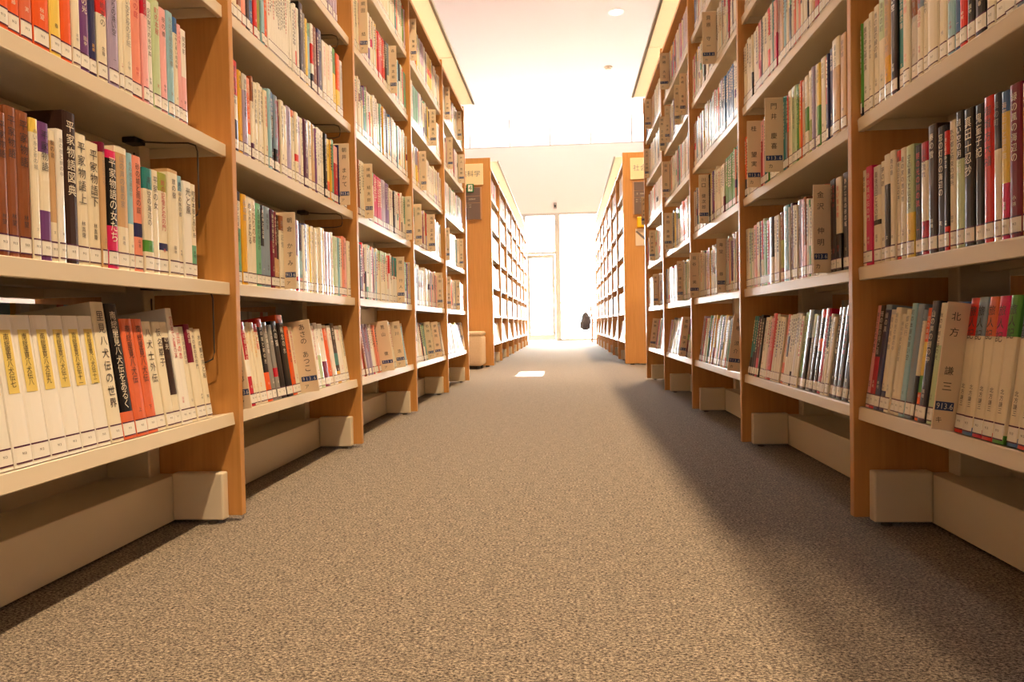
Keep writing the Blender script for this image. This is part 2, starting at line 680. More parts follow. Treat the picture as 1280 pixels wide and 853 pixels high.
bookcase('L', Y0 - 2 * P, 6, 'long wooden bookcase row with beige shelves along the left of the aisle, in front', far_side=(2, 3))
bookcase('R', Y0 - 2 * P, 6, 'long wooden bookcase row with beige shelves along the right of the aisle, in front', far_side=(2, 3))
bookcase('L', Y2 + .03, 7, 'farther wooden bookcase row on the left, behind the beige stool', first_end=True)
bookcase('R', Y2 + .03, 7, 'farther wooden bookcase row on the right, its orange end panel facing the aisle gap', first_end=True)

# ------------------------------------------------------------------ books
RNG = random.Random(11)
FACE = {'L': 'left', 'R': 'right'}
BAY_NAME = {0: 'nearest %s bay', 1: 'second %s bay'}
SHELF_NAME = {0: 'bottom shelf', 1: 'second-lowest shelf', 2: 'third-lowest shelf', 3: 'fourth-lowest shelf', 4: 'fifth-lowest shelf'}
ORD = ('first second third fourth fifth sixth seventh eighth ninth tenth eleventh twelfth thirteenth fourteenth fifteenth sixteenth seventeenth '
       'eighteenth nineteenth twentieth').split()


def ordinal(n):
    if n <= 20:
        return ORD[n - 1]
    tens = {2: 'twenty', 3: 'thirty', 4: 'forty', 5: 'fifty'}[n // 10]
    if n % 10 == 0:
        return {20: 'twentieth', 30: 'thirtieth', 40: 'fortieth', 50: 'fiftieth'}[n]
    return tens + '-' + ORD[n % 10 - 1]


TITLES = ('春の雪 風の音 海辺の町 夜の橋 月と船 花の影 遠い空 白い道 雨の庭 星の家 夏の終わり 青い鳥の歌 旅の宿 山の声 川の流れ 秋の手紙 '
          '窓の灯り 冬の森 朝の光 水の都 時の記憶 町の本屋 空の果て 夢の跡 緑の風 石の門 砂の城 鏡の中 静かな夜 赤い糸 最後の日 約束の場所').split()
AUTHORS = '山本 一 木村 花 田中 光 佐藤 文 高橋 明 中村 春 小林 実 加藤 空'.split()

DARKS = {'purple', 'navy', 'red', 'brown', 'darkbrown', 'black', 'teal', 'green', 'maroon', 'magenta', 'crimson', 'blue', 'slate', 'rust', 'dark', 'plum', 'orange', 'grey'}


def parse(row, start):
    """'edge colour options' tokens, in order along the row, as measured on the photograph."""
    out = []
    e0 = start
    for tok in row.split('|'):
        w = tok.split()
        e1 = float(w[0])
        b = dict(e0=e0, e1=e1, col=w[1], bands=[], h=None, t=None, tc=None)
        for o in w[2:]:
            if o[0] == '^':
                c, fr = o[1:].split(':')
                b['bands'].append((1 - float(fr), 1.0, c))
            elif o[0] == '_':
                c, fr = o[1:].split(':')
                b['bands'].append((0.0, float(fr), c))
            elif o[0] == '~':
                c, lo, hi = o[1:].split(':')
                b['bands'].append((float(lo), float(hi), c))
            elif o[0] == 'h':
                b['h'] = float(o[1:])
            elif o.startswith('t='):
                b['t'] = o[2:]
            elif o.startswith('tc='):
                b['tc'] = o[3:]
        out.append(b)
        e0 = e1
    return out


# rows: (side, bay, shelf): (crop origin, crop scale, first edge, tokens)
ROWS = {
    ('L', 0, 2): (0, 4.267, -22, '50 orange tc=cream t=平家物語|122 orange tc=cream|188 rust tc=cream|275 orange tc=cream t=炎:林望|333 yellow|397 orange tc=cream t=平家物語|440 cream h.2|492 purple tc=cream|535 navy tc=gold|588 cream ^red:.45 h.2|643 lavender|668 cream|713 cream|770 salmon tc=crimson|800 pink ^crimson:.2 h.2|833 white tc=ink|873 palegreen h.206|908 pink h.2|942 lightblue|965 cream ^blue:.15 h.2|985 pink tc=crimson h.193|1015 white _pink:.5 h.19'),
    ('L', 0, 1): (0, 3.553, -46, '0 brown tc=ink t=平家物語:林望|48 brown tc=ink t=平家物語:林望|100 brown tc=ink t=平家物語:林望|155 brown tc=ink t=平家物語:林望|190 cream ^yellow:.1|238 cream _purple:.36 ^purple:.22 t=平家物語 tc=ink|272 cream ~tan:.3:.92|302 white tc=grey h.2|358 darkbrown h.232 tc=cream t=平家物語図典|412 paper t=平家物語上:林真理 tc=ink h.206|465 paper t=平家物語下:林真理 tc=ink h.2|487 tan ^maroon:.08 h.206|533 magenta ~black:.36:.93 tc=cream t=平家物語の女たち h.197|587 cream ~tan:.35:.95 h.21|612 lightblue _cream:.4 h.206|650 salmon ~navy:.3:.42 h.206|690 cream ^teal:.2 ~green:.2:.31 h.19|720 cream t=平家の女 tc=ink h.192|760 cream ^olive:.18 ~navy:.24:.31|805 cream ^tan:.03 h.205|828 cream ^lightblue:.15|862 white tc=ink t=光と風|888 cream ~mint:.15:.35 tc=ink h.193'),
    ('L', 0, 0): (0, 3.413, -75, '0 white h.214|75 white h.214 Y 六|150 white h.214 Y 七|228 white h.214 Y 八|298 white h.214 Y 九|362 white h.214 Y 十|425 white h.214 Y 十一|482 white h.214 Y 十二|535 cream h.238 t=里見八犬伝の世界 tc=ink|588 black _rust:.2 h.236 t=南総里見八犬伝をあるく tc=cream|638 rust h.21 t=南総里見八犬伝:上 tc=ink|682 rust h.21 t=南総里見八犬伝:下 tc=ink|722 cream t=八犬士外伝 tc=ink h.206|755 cream t=仮名草子 tc=ink h.205|785 cream ~darkbrown:.3:.85 h.205|808 white tc=crimson h.232|830 white tc=red t=江戸の恋|850 cream tc=grey|870 cream ^maroon:.4 tc=cream h.2|890 cream tc=ink|913 paper tc=ink h.19'),
    ('L', 1, 3): (290, 7.106, -8, '14 cream tc=ink h.2|50 cream tc=crimson h.2|90 brown _cream:.2|130 salmon|165 palegrey _darkbrown:.4|205 blue|238 red h.19|268 olive|295 lightblue|325 orange|342 white tc=ink|357 white tc=ink|371 white tc=ink|385 white tc=ink|399 white tc=ink|413 white tc=ink|427 white tc=ink|441 white tc=ink|455 white tc=ink|468 white tc=ink|481 white tc=ink|494 white tc=ink|507 white tc=ink|520 white tc=ink|533 white tc=ink|546 white tc=ink|559 white tc=ink|572 white tc=ink|590 white ~red:.15:.35|610 white tc=ink|645 black h.225|665 grey|685 yellow|712 lightblue ^mint:.2|735 white ~red:.4:.7 _slate:.25|765 brown|782 plum|818 navy h.215|850 white tc=red|885 cream tc=red|910 white|940 yellow ^green:.4 h.21|970 orange _yellow:.4|995 palegrey'),
    ('L', 1, 2): (290, 7.106, 18, '75 cream ^red:.38 _dark:.35 h.21|110 gold tc=ink|150 lavender ^palegrey:.2|185 orange ^salmon:.2 _white:.3|210 cream ^brown:.3 _plum:.2|245 cream tc=ink|275 cream tc=ink|305 cream tc=ink|335 cream tc=red|362 lightblue h.205|392 black ^blue:.3 h.205|425 bluegrey _black:.3|445 maroon|475 cream|505 cream tc=grey|545 lavender h.2|570 cream ^salmon:.1|600 paper ~red:.3:.4 h.2|625 lilac|650 cream|690 plum h.2|720 cream|750 tan|765 purple|787 white h.205|808 white h.205|830 cream h.205|855 black|880 yellow _orange:.3|900 gold|920 mint|955 crimson ^pink:.3 h.19|970 navy|1005 cream|1035 cream'),
    ('L', 1, 1): (290, 7.106, 42, '105 cream ^slate:.1 ~mint:.05:.6 h.215|150 gold t=砂の旅 h.213|190 cream t=めぐりまわる h.21 tc=ink|235 cream t=ふたりの暮 tc=brown h.21|280 mint tc=ink h.205|310 bluegrey ^slate:.5 tc=white h.205|362 bluegrey h.205|395 maroon ^plum:.4 h.203|420 tan ^maroon:.6 h.2|440 darkbrown _tan:.4|480 cream ^brown:.2 t=夜の記憶|510 cream|545 cream|578 cream|610 white ^lavender:.5 _crimson:.2 h.2|640 lightblue ^navy:.4 _pink:.2|660 white|685 cream ^navy:.7 h.2|707 white|725 yellow|747 cream|770 cream|790 cream|815 cream h.205|835 cream tc=ink|862 lilac|890 lilac|912 white tc=crimson|955 palegreen h.195|970 lightblue|985 cream|1010 salmon|1035 pink|1060 cream'),
    ('L', 1, 0): (290, 7.106, 75, '125 cream|180 white|220 crimson ~white:.35:.55|248 cream tc=gold|272 cream tc=gold|300 cream tc=gold|340 cream ^red:.1 tc=red t=光と影|385 black _orange:.35 tc=cream ^red:.1 h.214|420 grey tc=white h.205|450 grey ~crimson:.3:.42 tc=white|500 black t=人の猫 tc=white h.208|555 black t=陰陽念の水 tc=white h.225 ^orange:.1|590 orange tc=ink|632 cream|680 white|735 cream|790 cream|815 white tc=crimson|845 white _palegreen:.5|885 white ~maroon:.0:.4 tc=ink|920 cream ~orange:.05:.95|950 white|990 black ~teal:.3:.5 _gold:.2 tc=white|1030 white tc=red|1055 cream h.195'),
    ('R', 0, 2): (1050, 4.74, 100, '132 green _slate:.1 h.19|165 white h.19|188 cream tc=ink|220 cream h.2|262 palegreen ~cream:.0:.6 h.206|300 tan ~gold:.15:.4 _white:.1|338 dark h.205|372 cream ^teal:.0 ~teal:.2:.9|410 cream tc=salmon|452 palegrey ^brown:.45 h.205|485 cream ^bluegrey:.4|515 cream|580 cream t=春の夢 h.205|625 cream tc=blue|670 lightblue ^cream:.35|705 blue h.205|748 red ^green:.25 h.205|795 black _tan:.15|862 black tc=cream h.205|910 dark _cream:.25|975 cream tc=ink t=風のなか|1040 white tc=ink|1092 bluegrey tc=ink'),
    ('R', 0, 1): (1050, 3.048, 78, '97 cream h.197|120 magenta|148 cream ~black:.4:.45 ^palegrey:.3|168 cream tc=ink|192 cream ~black:.1:.72|210 cream tc=ink|228 red ~cream:.05:.9|248 cream|278 palegreen _yellow:.4|305 dark tc=red|332 cream ^crimson:.17 _crimson:.3|365 darkbrown h.215|395 slate h.205|412 red ~black:.2:.8|437 cream tc=ink|467 palegreen ^black:.35 h.213 tc=white|506 black t=真田十忍抄 tc=cream h.21|542 black t=鬼童子記 tc=cream h.208|580 red t=御城方大福 tc=ink h.212|607 cream ^slate:.38 t=風の町 h.21|638 magenta ~yellow:.38:.86 ^blue:.14 h.207|685 maroon h.21 tc=cream|720 gold h.205'),
    ('R', 0, 0): (1050, 3.878, 105, '130 pink h.212 tc=ink|157 crimson ^dark:.5 h.212 tc=white|183 navy tc=white h.212 ^bluegrey:.05|207 paper _navy:.2 ^palegrey:.05|230 cream tc=grey|252 cream tc=grey|275 cream tc=grey t=都紀行|300 lightblue h.212|330 bluegrey h.21|345 cream ^bluegrey:.1 _slate:.4|370 orange ~green:.25:.4 ~yellow:.4:.7|405 slate h.214|430 palegreen ^cream:.35 h.21|450 cream ~orange:.4:.7 h.21|495 cream ^blue:.08 h.21|538 cream ^blue:.08 h.21|585 paper ^red:.28 _red:.06 t=旅人記:北方謙三 tc=ink h.215|632 paper ^bluegrey:.28 _blue:.06 t=旅人記:北方謙三 tc=ink h.215|680 paper ^rust:.28 _crimson:.06 t=旅人記:北方謙三 tc=ink h.215|732 paper ^magenta:.28 _red:.06 t=旅人記:北方謙三 tc=ink h.215|785 paper ^green:.28 _green:.06 t=旅人記:北方謙三 tc=ink h.215|838 paper ^bluegrey:.28 _blue:.06 t=旅人記:北方謙三 tc=ink h.215|892 paper ^brown:.28 _red:.06 t=旅人記:北方謙三 tc=ink h.215|946 paper ^olive:.28 _green:.06 t=旅人記:北方謙三 tc=ink h.215'),
    ('R', 1, 3): (920, 7.61, 55, '75 cream h.19|90 cream|105 cream h.2|130 cream|148 cream tc=ink|158 black _black:.5 ^cream:.6|190 cream h.2|215 cream h.2|226 crimson _pink:.3|240 pink _crimson:.4|250 dark|275 cream h.2|300 cream h.2|322 red ~cream:.4:.6|345 white|358 teal|375 pink|388 magenta ^pink:.5|415 brown|450 tan|475 lightblue|500 cream|525 slate ^mint:.4|545 cream|570 rust|590 cream|610 salmon|640 cream|675 cream tc=ink|690 dark|720 cream|745 tan|790 crimson h.2|820 cream|850 cream tc=ink|885 white|920 cream|960 cream tc=ink|1000 lightblue|1035 cream'),
    ('R', 1, 2): (920, 7.61, 60, '85 mint h.19|102 orange _slate:.3|118 white|150 cream|180 white|210 cream|235 pink|252 crimson ^pink:.3|268 pink|290 teal|310 green|340 cream|370 cream|400 cream|430 cream|450 mint|468 teal|485 bluegrey ^teal:.5|500 red _brown:.5|530 cream|575 palegreen h.205 tc=ink|600 green h.2|612 gold|625 orange|655 tan|690 cream ~green:.3:.6|720 cream ~olive:.0:.4|745 lavender|765 white|795 yellow _green:.5 h.2|840 cream h.205|862 red ~navy:.0:.45|880 navy|918 navy h.205|985 tan ^cream:.3 h.215|1040 tan tc=ink h.21'),
    ('R', 1, 1): (920, 5.33, 42, '65 cream h.2|90 cream h.2|105 palegreen|120 cream|140 pink|158 cream|166 black|182 red ~cream:.0:.4|194 palegreen|205 green|225 crimson ^red:.4|250 black ^dark:.3 _cream:.4|272 cream tc=brown|290 cream|312 brown ~olive:.2:.6|350 teal h.21 tc=white|362 palegrey|380 plum h.208|395 cream tc=red|410 cream|435 lavender h.206|455 pink|470 brown ~pink:.0:.4|485 cream|498 green ~cream:.4:.9|510 cream|525 white tc=navy|545 cream|570 cream|595 red ~cream:.0:.85 h.212|625 grey ^palegrey:.3 h.208|645 darkbrown h.212|665 dark tc=red h.212|700 cream tc=red _dark:.4 h.21|745 black h.214'),
    ('R', 1, 0): (920, 5.687, 82, '96 teal _black:.3 h.2|110 teal _slate:.4|125 plum|140 maroon ^dark:.4 _magenta:.3|155 black tc=cream|185 cream|198 cream tc=brown|212 pink|235 red h.205|252 cream|270 cream|285 cream|300 cream|325 tan ^rust:.3 _rust:.3|340 cream ~slate:.4:.7|352 cream|365 cream|378 cream _black:.2|392 white|408 cream|425 cream|450 green h.205 _slate:.1|480 black ^bluegrey:.35 h.21|505 grey ^palegreen:.3|530 dark ^grey:.4|560 black ~orange:.5:.65 ^red:.1 h.21|590 crimson h.212|605 white ^dark:.4|620 cream|645 cream h.19|675 black ^darkbrown:.3 h.212 tc=cream|705 black ^bluegrey:.1 h.212|745 black h.216 tc=crimson|785 slate ^dark:.5|806 cream'),
}

# author boards pushed in between the books: side, shelf, column of the spine edge, visible width in pixels, wording
BOARDS = [
    ('L', 1, 2, 425.5, 12.5, '朝井 まかて'), ('L', 1, 1, 357.0, 14.5, '朝倉 かすみ'), ('L', 1, 0, 379.0, 22.0, 'あさの あつこ'),
    ('L', 1, 0, 300.5, 15.0, '浅田 次郎'),
    ('L', 2, 4, 450, 10.5, '綱田 結'), ('L', 2, 4, 488, 8.5, '森 林太郎'), ('L', 2, 2, 457, 10.0, '綾崎 結太郎'), ('L', 2, 2, 508, 7.0, '天野 純希'),
    ('L', 2, 1, 497, 9.5, '綾辻 行人'), ('L', 2, 0, 479, 15.0, '荒山 徹'), ('L', 2, 0, 497, 11.0, '有川 浩'),
    ('L', 3, 5, 513.5, 7.5, '新川 智美'), ('L', 3, 4, 538, 7.5, '五十嵐 貴久'), ('L', 3, 3, 526.5, 7.0, '飯島 結'), ('L', 3, 2, 520, 8.0, '池井 潤'),
    ('L', 3, 2, 536, 8.5, '池波 正太郎'), ('L', 3, 1, 547, 7.0, '石田 衣良'), ('L', 3, 0, 536.5, 7.5, '石持 浅海'), ('L', 3, 0, 545, 8.5, '伊集院 静'),
    ('L', 4, 5, 556.6, 6.2, '伊藤 計劃'), ('L', 4, 5, 572, 5.0, '稲葉 稔'), ('L', 4, 4, 560, 6.5, '乾 くるみ'), ('L', 4, 4, 573.5, 7.0, '井上 荒野'),
    ('L', 4, 2, 557.2, 4.5, '井上 靖'), ('L', 4, 2, 574.5, 5.0, '今村 翔吾'), ('L', 4, 1, 558.7, 5.5, '岩井 志麻'), ('L', 4, 1, 570.6, 5.0, '上田 秀人'),
    ('R', 1, 2, 951, 15.5, '桂 望実'), ('R', 1, 2, 979, 21.0, '門井 慶喜'), ('R', 1, 1, 1035.3, 17.0, '金沢 伸明'), ('R', 0, 0, 1188.7, 22.8, '北方 謙三'),
    ('R', 2, 4, 894, 15.0, '貝原 守一'), ('R', 2, 2, 886, 11.5, '川口 健次郎'), ('R', 2, 1, 874, 11.0, '垣谷 一美'), ('R', 2, 1, 907, 10.0, '海堂 尊'), ('R', 2, 0, 924, 14.5, '垣根 涼介'),
    ('R', 3, 5, 836, 10.5, '岡崎 大五'), ('R', 3, 4, 850, 6.5, '大崎 梢一'), ('R', 3, 4, 857, 6.0, '大崎 善生'), ('R', 3, 4, 837.4, 6.0, '小川 洋子'), ('R', 3, 4, 831, 6.0, '岡本 さとる'),
    ('R', 3, 3, 837, 8.5, '荻原 浩'), ('R', 3, 2, 840, 9.0, '奥田 英朗'), ('R', 3, 1, 854, 7.0, '乙川 優三郎'), ('R', 3, 0, 857, 8.0, '恩田 陸子'),
    ('R', 4, 5, 814, 7.5, '逢坂 剛'), ('R', 4, 4, 811.6, 5.5, '大沢 在昌'), ('R', 4, 3, 808.5, 6.5, '大島 真寿'), ('R', 4, 2, 819, 7.0, '小野 不由美'), ('R', 4, 1, 823, 6.0, '折原 一'), ('R', 4, 0, 819, 7.0, '荻野 規子'),
]


def bands_of(b, h):
    """Colour strips of a spine from bottom to top."""
    cuts = sorted({0.0, 1.0} | {x for lo, hi, _ in b['bands'] for x in (lo, hi)})
    out = []
    for lo, hi in zip(cuts, cuts[1:]):
        c = b['col']
        for a0, a1, cc in b['bands']:
            if a0 - 1e-6 <= lo and hi <= a1 + 1e-6:
                c = cc
        out.append((lo * h, hi * h, c))
    return out


def spine_outline(w, dep, r=.0022):
    """Half-round spine seen from above, from back left to back right."""
    q = w / 2
    return [(-dep, q), (-r, q), (-r * .35, q * .82), (0, q * .4), (0, -q * .4), (-r * .35, -q * .82), (-r, -q), (-dep, -q)]


def title_of(b, w):
    if b['t']:
        p = b['t'].split(':')
        return p[0], (p[1] if len(p) > 1 else '')
    return RNG.choice(TITLES) + RNG.choice(('', 'と' + RNG.choice(TITLES), 'の' + RNG.choice(TITLES)[:3])), RNG.choice(AUTHORS)


def make_book(b, side, w, loc, tilt, label, group):
    h, dep = b['h'], .135
    rz = 0 if side == 'L' else math.pi
    t = thing('book', label, 'book', loc, (0, -tilt, rz), group)
    ou = spine_outline(w, dep)
    k = 2
    inn = [(-dep, w / 2 - .0017), (-.0045, w / 2 - .0017), (-.0045, -w / 2 + .0017), (-dep, -w / 2 + .0017)]
    m = MB()
    bs = bands_of(b, h)
    for z0, z1, c in bs:
        for i in range(len(ou) - 1):
            (xa, ya), (xb, yb) = ou[i], ou[i + 1]
            m.quad([(xa, ya, z0), (xb, yb, z0), (xb, yb, z1), (xa, ya, z1)], PAL[c])
    for z, c in ((0, bs[0][2]), (h, bs[-1][2])):
        pts = [(x, y, z) for x, y in ou]
        ip = [(x, y, z) for x, y in inn]
        m.quad([pts[0], pts[1], ip[1], ip[0]], PAL[c])
        m.quad([pts[1], pts[2], pts[3], ip[1]], PAL[c])
        m.quad([pts[3], pts[4], ip[2], ip[1]], PAL[c])
        m.quad([pts[4], pts[5], pts[6], ip[2]], PAL[c])
        m.quad([pts[6], pts[7], ip[3], ip[2]], PAL[c])
    for z0, z1, c in bs:
        for i in range(3):
            (xa, ya), (xb, yb) = inn[i], inn[i + 1]
            m.quad([(xa, ya, z0), (xa, ya, z1), (xb, yb, z1), (xb, yb, z0)], PAL[c])
    cov = m.build('cover', M_COVER, t)
    MB().box((-dep + .004, -w / 2 + .0019, .002), (-.005, w / 2 - .0019, h - .0035)).build('page_block', M_PAGES, t)
    # call number sticker: white strip between two dark rules
    s = MB()
    x = .0005
    q = w * .40
    lo, hi = .006, .0285

    def wrap(z0, z1, c, dx):
        ys = [-w * .47, -q, -w * .2, w * .2, q, w * .47]
        xs = [-.0017 + dx, -.0006 + dx, dx, dx, -.0006 + dx, -.0017 + dx]
        for i in range(5):
            s.quad([(xs[i], ys[i], z0), (xs[i + 1], ys[i + 1], z0), (xs[i + 1], ys[i + 1], z1), (xs[i], ys[i], z1)], c)

    wrap(lo, hi, PAL['white'], .0004)
    wrap(lo - .0008, lo + .0012, PAL['plum'], .0006)
    wrap(hi - .0008, hi + .0014, PAL['plum'], .0006)
    if w > .012:
        for i, ch in enumerate('913'):
            add_glyph(s, ch, (.0007, (i - 1) * .0026, .0185), (0, 1, 0), (0, 0, 1), .0036, PAL['ink'])
    s.build('call_label', M_STICKER, t)
    # title lettering down the spine
    title, author = title_of(b, w)
    yl = b.get('yellow')
    dark_base = b['col'] in DARKS
    for lo_, hi_, c in b['bands']:
        if hi_ - lo_ > .5:
            dark_base = c in DARKS
    tc = b['tc'] or ('cream' if dark_base else RNG.choice(('ink', 'ink', 'ink', 'ink', 'ink', 'navy', 'crimson', 'grey', 'grey')))
    tx = MB()
    if yl:
        y = MB()
        y.quad([(.0004, -w * .30, h * .48), (.0004, w * .30, h * .48), (.0004, w * .30, h * .90), (.0004, -w * .30, h * .90)])
        y.build('title_slip', M_SLIP, t)
        title, author, tc = '南総里見八犬伝' + yl, '', 'ink'
        size, top, step = min(w * .42, .0095), h * .875, .0095
    else:
        size = min(w * (.62 if b['t'] else .5), .0165 if b['t'] else .0115)
        room = h * (.50 if author else .72)
        step = min(size * RNG.uniform(1.08, 1.3), room / len(title))
        size = min(size, step * .95)
        top = h * RNG.uniform(.92, .95) if not b['t'] else h * .945
    z = top - step / 2
    for ch in title:
        if ch != '・':
            add_glyph(tx, ch, (.0007, 0, z), (0, 1, 0), (0, 0, 1), size)
        z -= step
    if author:
        sz = min(size * .62, .008)
        z = .038 + len(author) * sz * 1.15
        au = MB()
        for ch in author:
            add_glyph(au, ch, (.0007, 0, z), (0, 1, 0), (0, 0, 1), sz)
            z -= sz * 1.15
        if au.f:
            au.build('author_lettering', M_INK[tc], t)
    if tx.f:
        tx.build('title_lettering', M_INK[tc], t)
    return t


M_SLIP = mat('yellow_title_slip', lin(232, 206, 110), .4, .4, coat=.5)


def colour_words(b):
    n = lambda c: NAMED.get(c, c)
    s = n(b['col'])
    if b.get('yellow'):
        return 'white book with yellow title slip'
    tops = [c for lo, hi, c in b['bands'] if hi >= .99 and lo > .02]
    if tops and tops[0] != b['col']:
        return '%s book with %s top' % (s, n(tops[0]))
    bots = [c for lo, hi, c in b['bands'] if lo <= .02]
    if bots:
        return '%s book with %s foot' % (s, n(bots[0]))
    if b['bands']:
        return '%s book with %s patch' % (s, n(b['bands'][0][2]))
    return '%s book' % s


# gather every measured book, largest in the photograph first
books = []
occupied = {}                # (side, bay, shelf): (y0, y1) range filled by measured books
for (side, bay, s), (ox, sc_, st, toks) in ROWS.items():
    fixed = []
    for tok in toks.split('|'):
        w_ = tok.split()
        if 'Y' in w_:
            i = w_.index('Y')
            fixed.append((' '.join(w_[:i]), w_[i + 1]))
        else:
            fixed.append((tok, None))
    bs = parse('|'.join(f[0] for f in fixed), st)
    z = SH[s]
    ys = []
    for b, f in zip(bs, fixed):
        b['yellow'] = f[1]
        a0 = y_at(side, ox + b['e0'] / sc_, z)
        a1 = y_at(side, ox + b['e1'] / sc_, z)
        b['y0'], b['y1'] = min(a0, a1), max(a0, a1)
        b.update(side=side, bay=bay, shelf=s)
        if b['h'] is None:
            b['h'] = RNG.uniform(.192, .206)
        ys += [b['y0'], b['y1']]
    # keep inside the bay
    ylim0, ylim1 = Y0 + (bay - 1) * P + .006, Y0 + bay * P - T - .006
    for b in bs:
        b['y0'] = max(b['y0'], ylim0)
        b['y1'] = min(b['y1'], ylim1)
    bs = [b for b in bs if b['y1'] - b['y0'] > .004]
    occupied[(side, bay, s)] = (min(b['y0'] for b in bs), max(b['y1'] for b in bs))
    bs.sort(key=lambda b: -b['y1'])
    for i, b in enumerate(bs):
        b['nth'] = i + 1            # counted from the far upright
    books += bs

for b in books:
    x = side_x(b['side'], SPINE_D)
    z = SH[b['shelf']]
    p = [project_x(x, yy, zz) for yy in (b['y0'], b['y1']) for zz in (z, z + b['h'])]
    cl = lambda v, hi: max(0, min(hi, v))
    us, vs = [cl(q[0], 1280) for q in p], [cl(q[1], 853) for q in p]
    b['area'] = (max(us) - min(us)) * (max(vs) - min(vs))
books.sort(key=lambda b: -b['area'])
single, rest = [b for b in books[:300] if b['area'] > 0], [b for b in books if b['area'] <= 0] + [b for b in books[300:] if b['area'] > 0]

board_slots = {}
for side, bay, s, px, wpx, txt in BOARDS:
    board_slots.setdefault((side, bay, s), []).append(y_at(side, px, SH[s]))

BOARD_T = .003


def clear_of_boards(key, y0, y1):
    """Shrink a book so that an author board fits beside it."""
    for yb in board_slots.get(key, ()):
        a, c = yb - .0006, yb + BOARD_T + .0006
        if y0 < c and y1 > a:
            if (y0 + y1) / 2 < yb:
                y1 = min(y1, a)
            else:
                y0 = max(y0, c)
    return y0, y1


for b in single:
    y0, y1 = clear_of_boards((b['side'], b['bay'], b['shelf']), b['y0'], b['y1'])
    w = max(y1 - y0 - .0006, .004)
    where = BAY_NAME[b['bay']] % FACE[b['side']]
    label = '%s, %s from far upright, %s, %s' % (colour_words(b), ordinal(b['nth']), SHELF_NAME[b['shelf']], where)
    d = SPINE_D + (0 if b['h'] > .22 else RNG.uniform(-.001, .004))
    tilt = TILT if b['shelf'] == 0 else 0
    z = SH[b['shelf']] + .0005
    if tilt:
        z += -(d - .013) * math.sin(TILT) + .001
    make_book(b, b['side'], w, (side_x(b['side'], d), (y0 + y1) / 2, z), tilt, label,
              'books on the %s of the %s' % (SHELF_NAME[b['shelf']], where))

# ------------------------------------------------------------------ every other book, too many and too small to count
STUFF = MB()
LIGHTS = ['cream'] * 10 + ['white'] * 8 + ['paper'] * 5 + ['palegrey'] * 2 + ['tan', 'pink', 'lightblue', 'palegreen', 'lilac', 'salmon', 'yellow']
ACCENT = ['red', 'navy', 'teal', 'green', 'brown', 'black', 'dark', 'slate', 'bluegrey', 'lavender', 'grey', 'maroon', 'orange', 'gold', 'crimson', 'blue', 'plum', 'mint', 'magenta', 'purple']


def stuff_book(side, s, y0, y1, h, col, bands, detail, d):
    tilt = TILT if s == 0 else 0
    x0 = side_x(side, d)
    sg = 1 if side == 'L' else -1           # towards the aisle
    z0 = SH[s] + .0005 - ((d - .013) * math.sin(TILT) if tilt else 0)
    ct, st = math.cos(tilt), math.sin(tilt)

    def pt(lx, y, lz):
        return (x0 + sg * (lx * ct - lz * st), y, z0 + lx * st + lz * ct)

    w = y1 - y0
    e = .0018
    prof = [(-.13, y0), (-e, y0), (0, y0 + w * .25), (0, y1 - w * .25), (-e, y1), (-.13, y1)]
    for lo, hi, c in bands_of(dict(bands=bands, col=col), h):
        for i in range(5):
            STUFF.quad([pt(prof[i][0], prof[i][1], lo), pt(prof[i + 1][0], prof[i + 1][1], lo), pt(prof[i + 1][0], prof[i + 1][1], hi), pt(prof[i][0], prof[i][1], hi)], PAL[c])
    STUFF.quad([pt(a, b, h) for a, b in prof], PAL['paper'])
    if detail:
        q0, q1 = y0 + w * .06, y1 - w * .06
        for lo, hi, c, o in ((.006, .0285, 'white', .0004), (.0052, .0072, 'plum', .0007), (.0277, .0299, 'plum', .0007)):
            STUFF.quad([pt(o, q0, lo), pt(o, q1, lo), pt(o, q1, hi), pt(o, q0, hi)], PAL[c])
        tc = 'cream' if col in DARKS else RNG.choice(('ink', 'ink', 'grey', 'navy', 'crimson'))
        z = h * .93
        stop = h * RNG.uniform(.4, .62)
        tw = w * .25
        ym = (y0 + y1) / 2
        while z > stop:
            k = RNG.uniform(.004, .009)
            f = RNG.uniform(.5, 1)
            STUFF.quad([pt(.0007, ym - tw * f, z - k), pt(.0007, ym + tw * f, z - k), pt(.0007, ym + tw * f, z), pt(.0007, ym - tw * f, z)], PAL[tc])
            z -= k + RNG.uniform(.002, .004)


def fill(side, s, ya, yb, detail=True, d=None, key=None):
    y = ya
    streak = None
    while y < yb - .008:
        if streak and streak[0] > 0:
            w, h, col, bands = streak[1:]
            streak[0] -= 1
        else:
            w = RNG.uniform(.011, .026)
            h = RNG.choice((.188, .195, .198, .2, .203, .206, .21))
            col = RNG.choice(LIGHTS) if RNG.random() < .72 else RNG.choice(ACCENT)
            bands = []
            r = RNG.random()
            if r < .14:
                f = RNG.uniform(.5, .85)
                bands = [(f, 1.0, RNG.choice(ACCENT + LIGHTS))]
            elif r < .26:
                bands = [(0.0, RNG.uniform(.15, .4), RNG.choice(ACCENT + LIGHTS))]
            elif r < .36:
                f = RNG.uniform(.3, .6)
                bands = [(f, f + .15, RNG.choice(ACCENT))]
            streak = [RNG.randint(2, 5), w, h, col, bands] if RNG.random() < .07 else None
        y1 = min(y + w, yb)
        a, c = clear_of_boards(key, y, y1) if key else (y, y1)
        if c - a > .004:
            stuff_book(side, s, a, c - .0004, h, col, bands, detail, (d or SPINE_D) + RNG.uniform(-.001, .004))
        y = y1


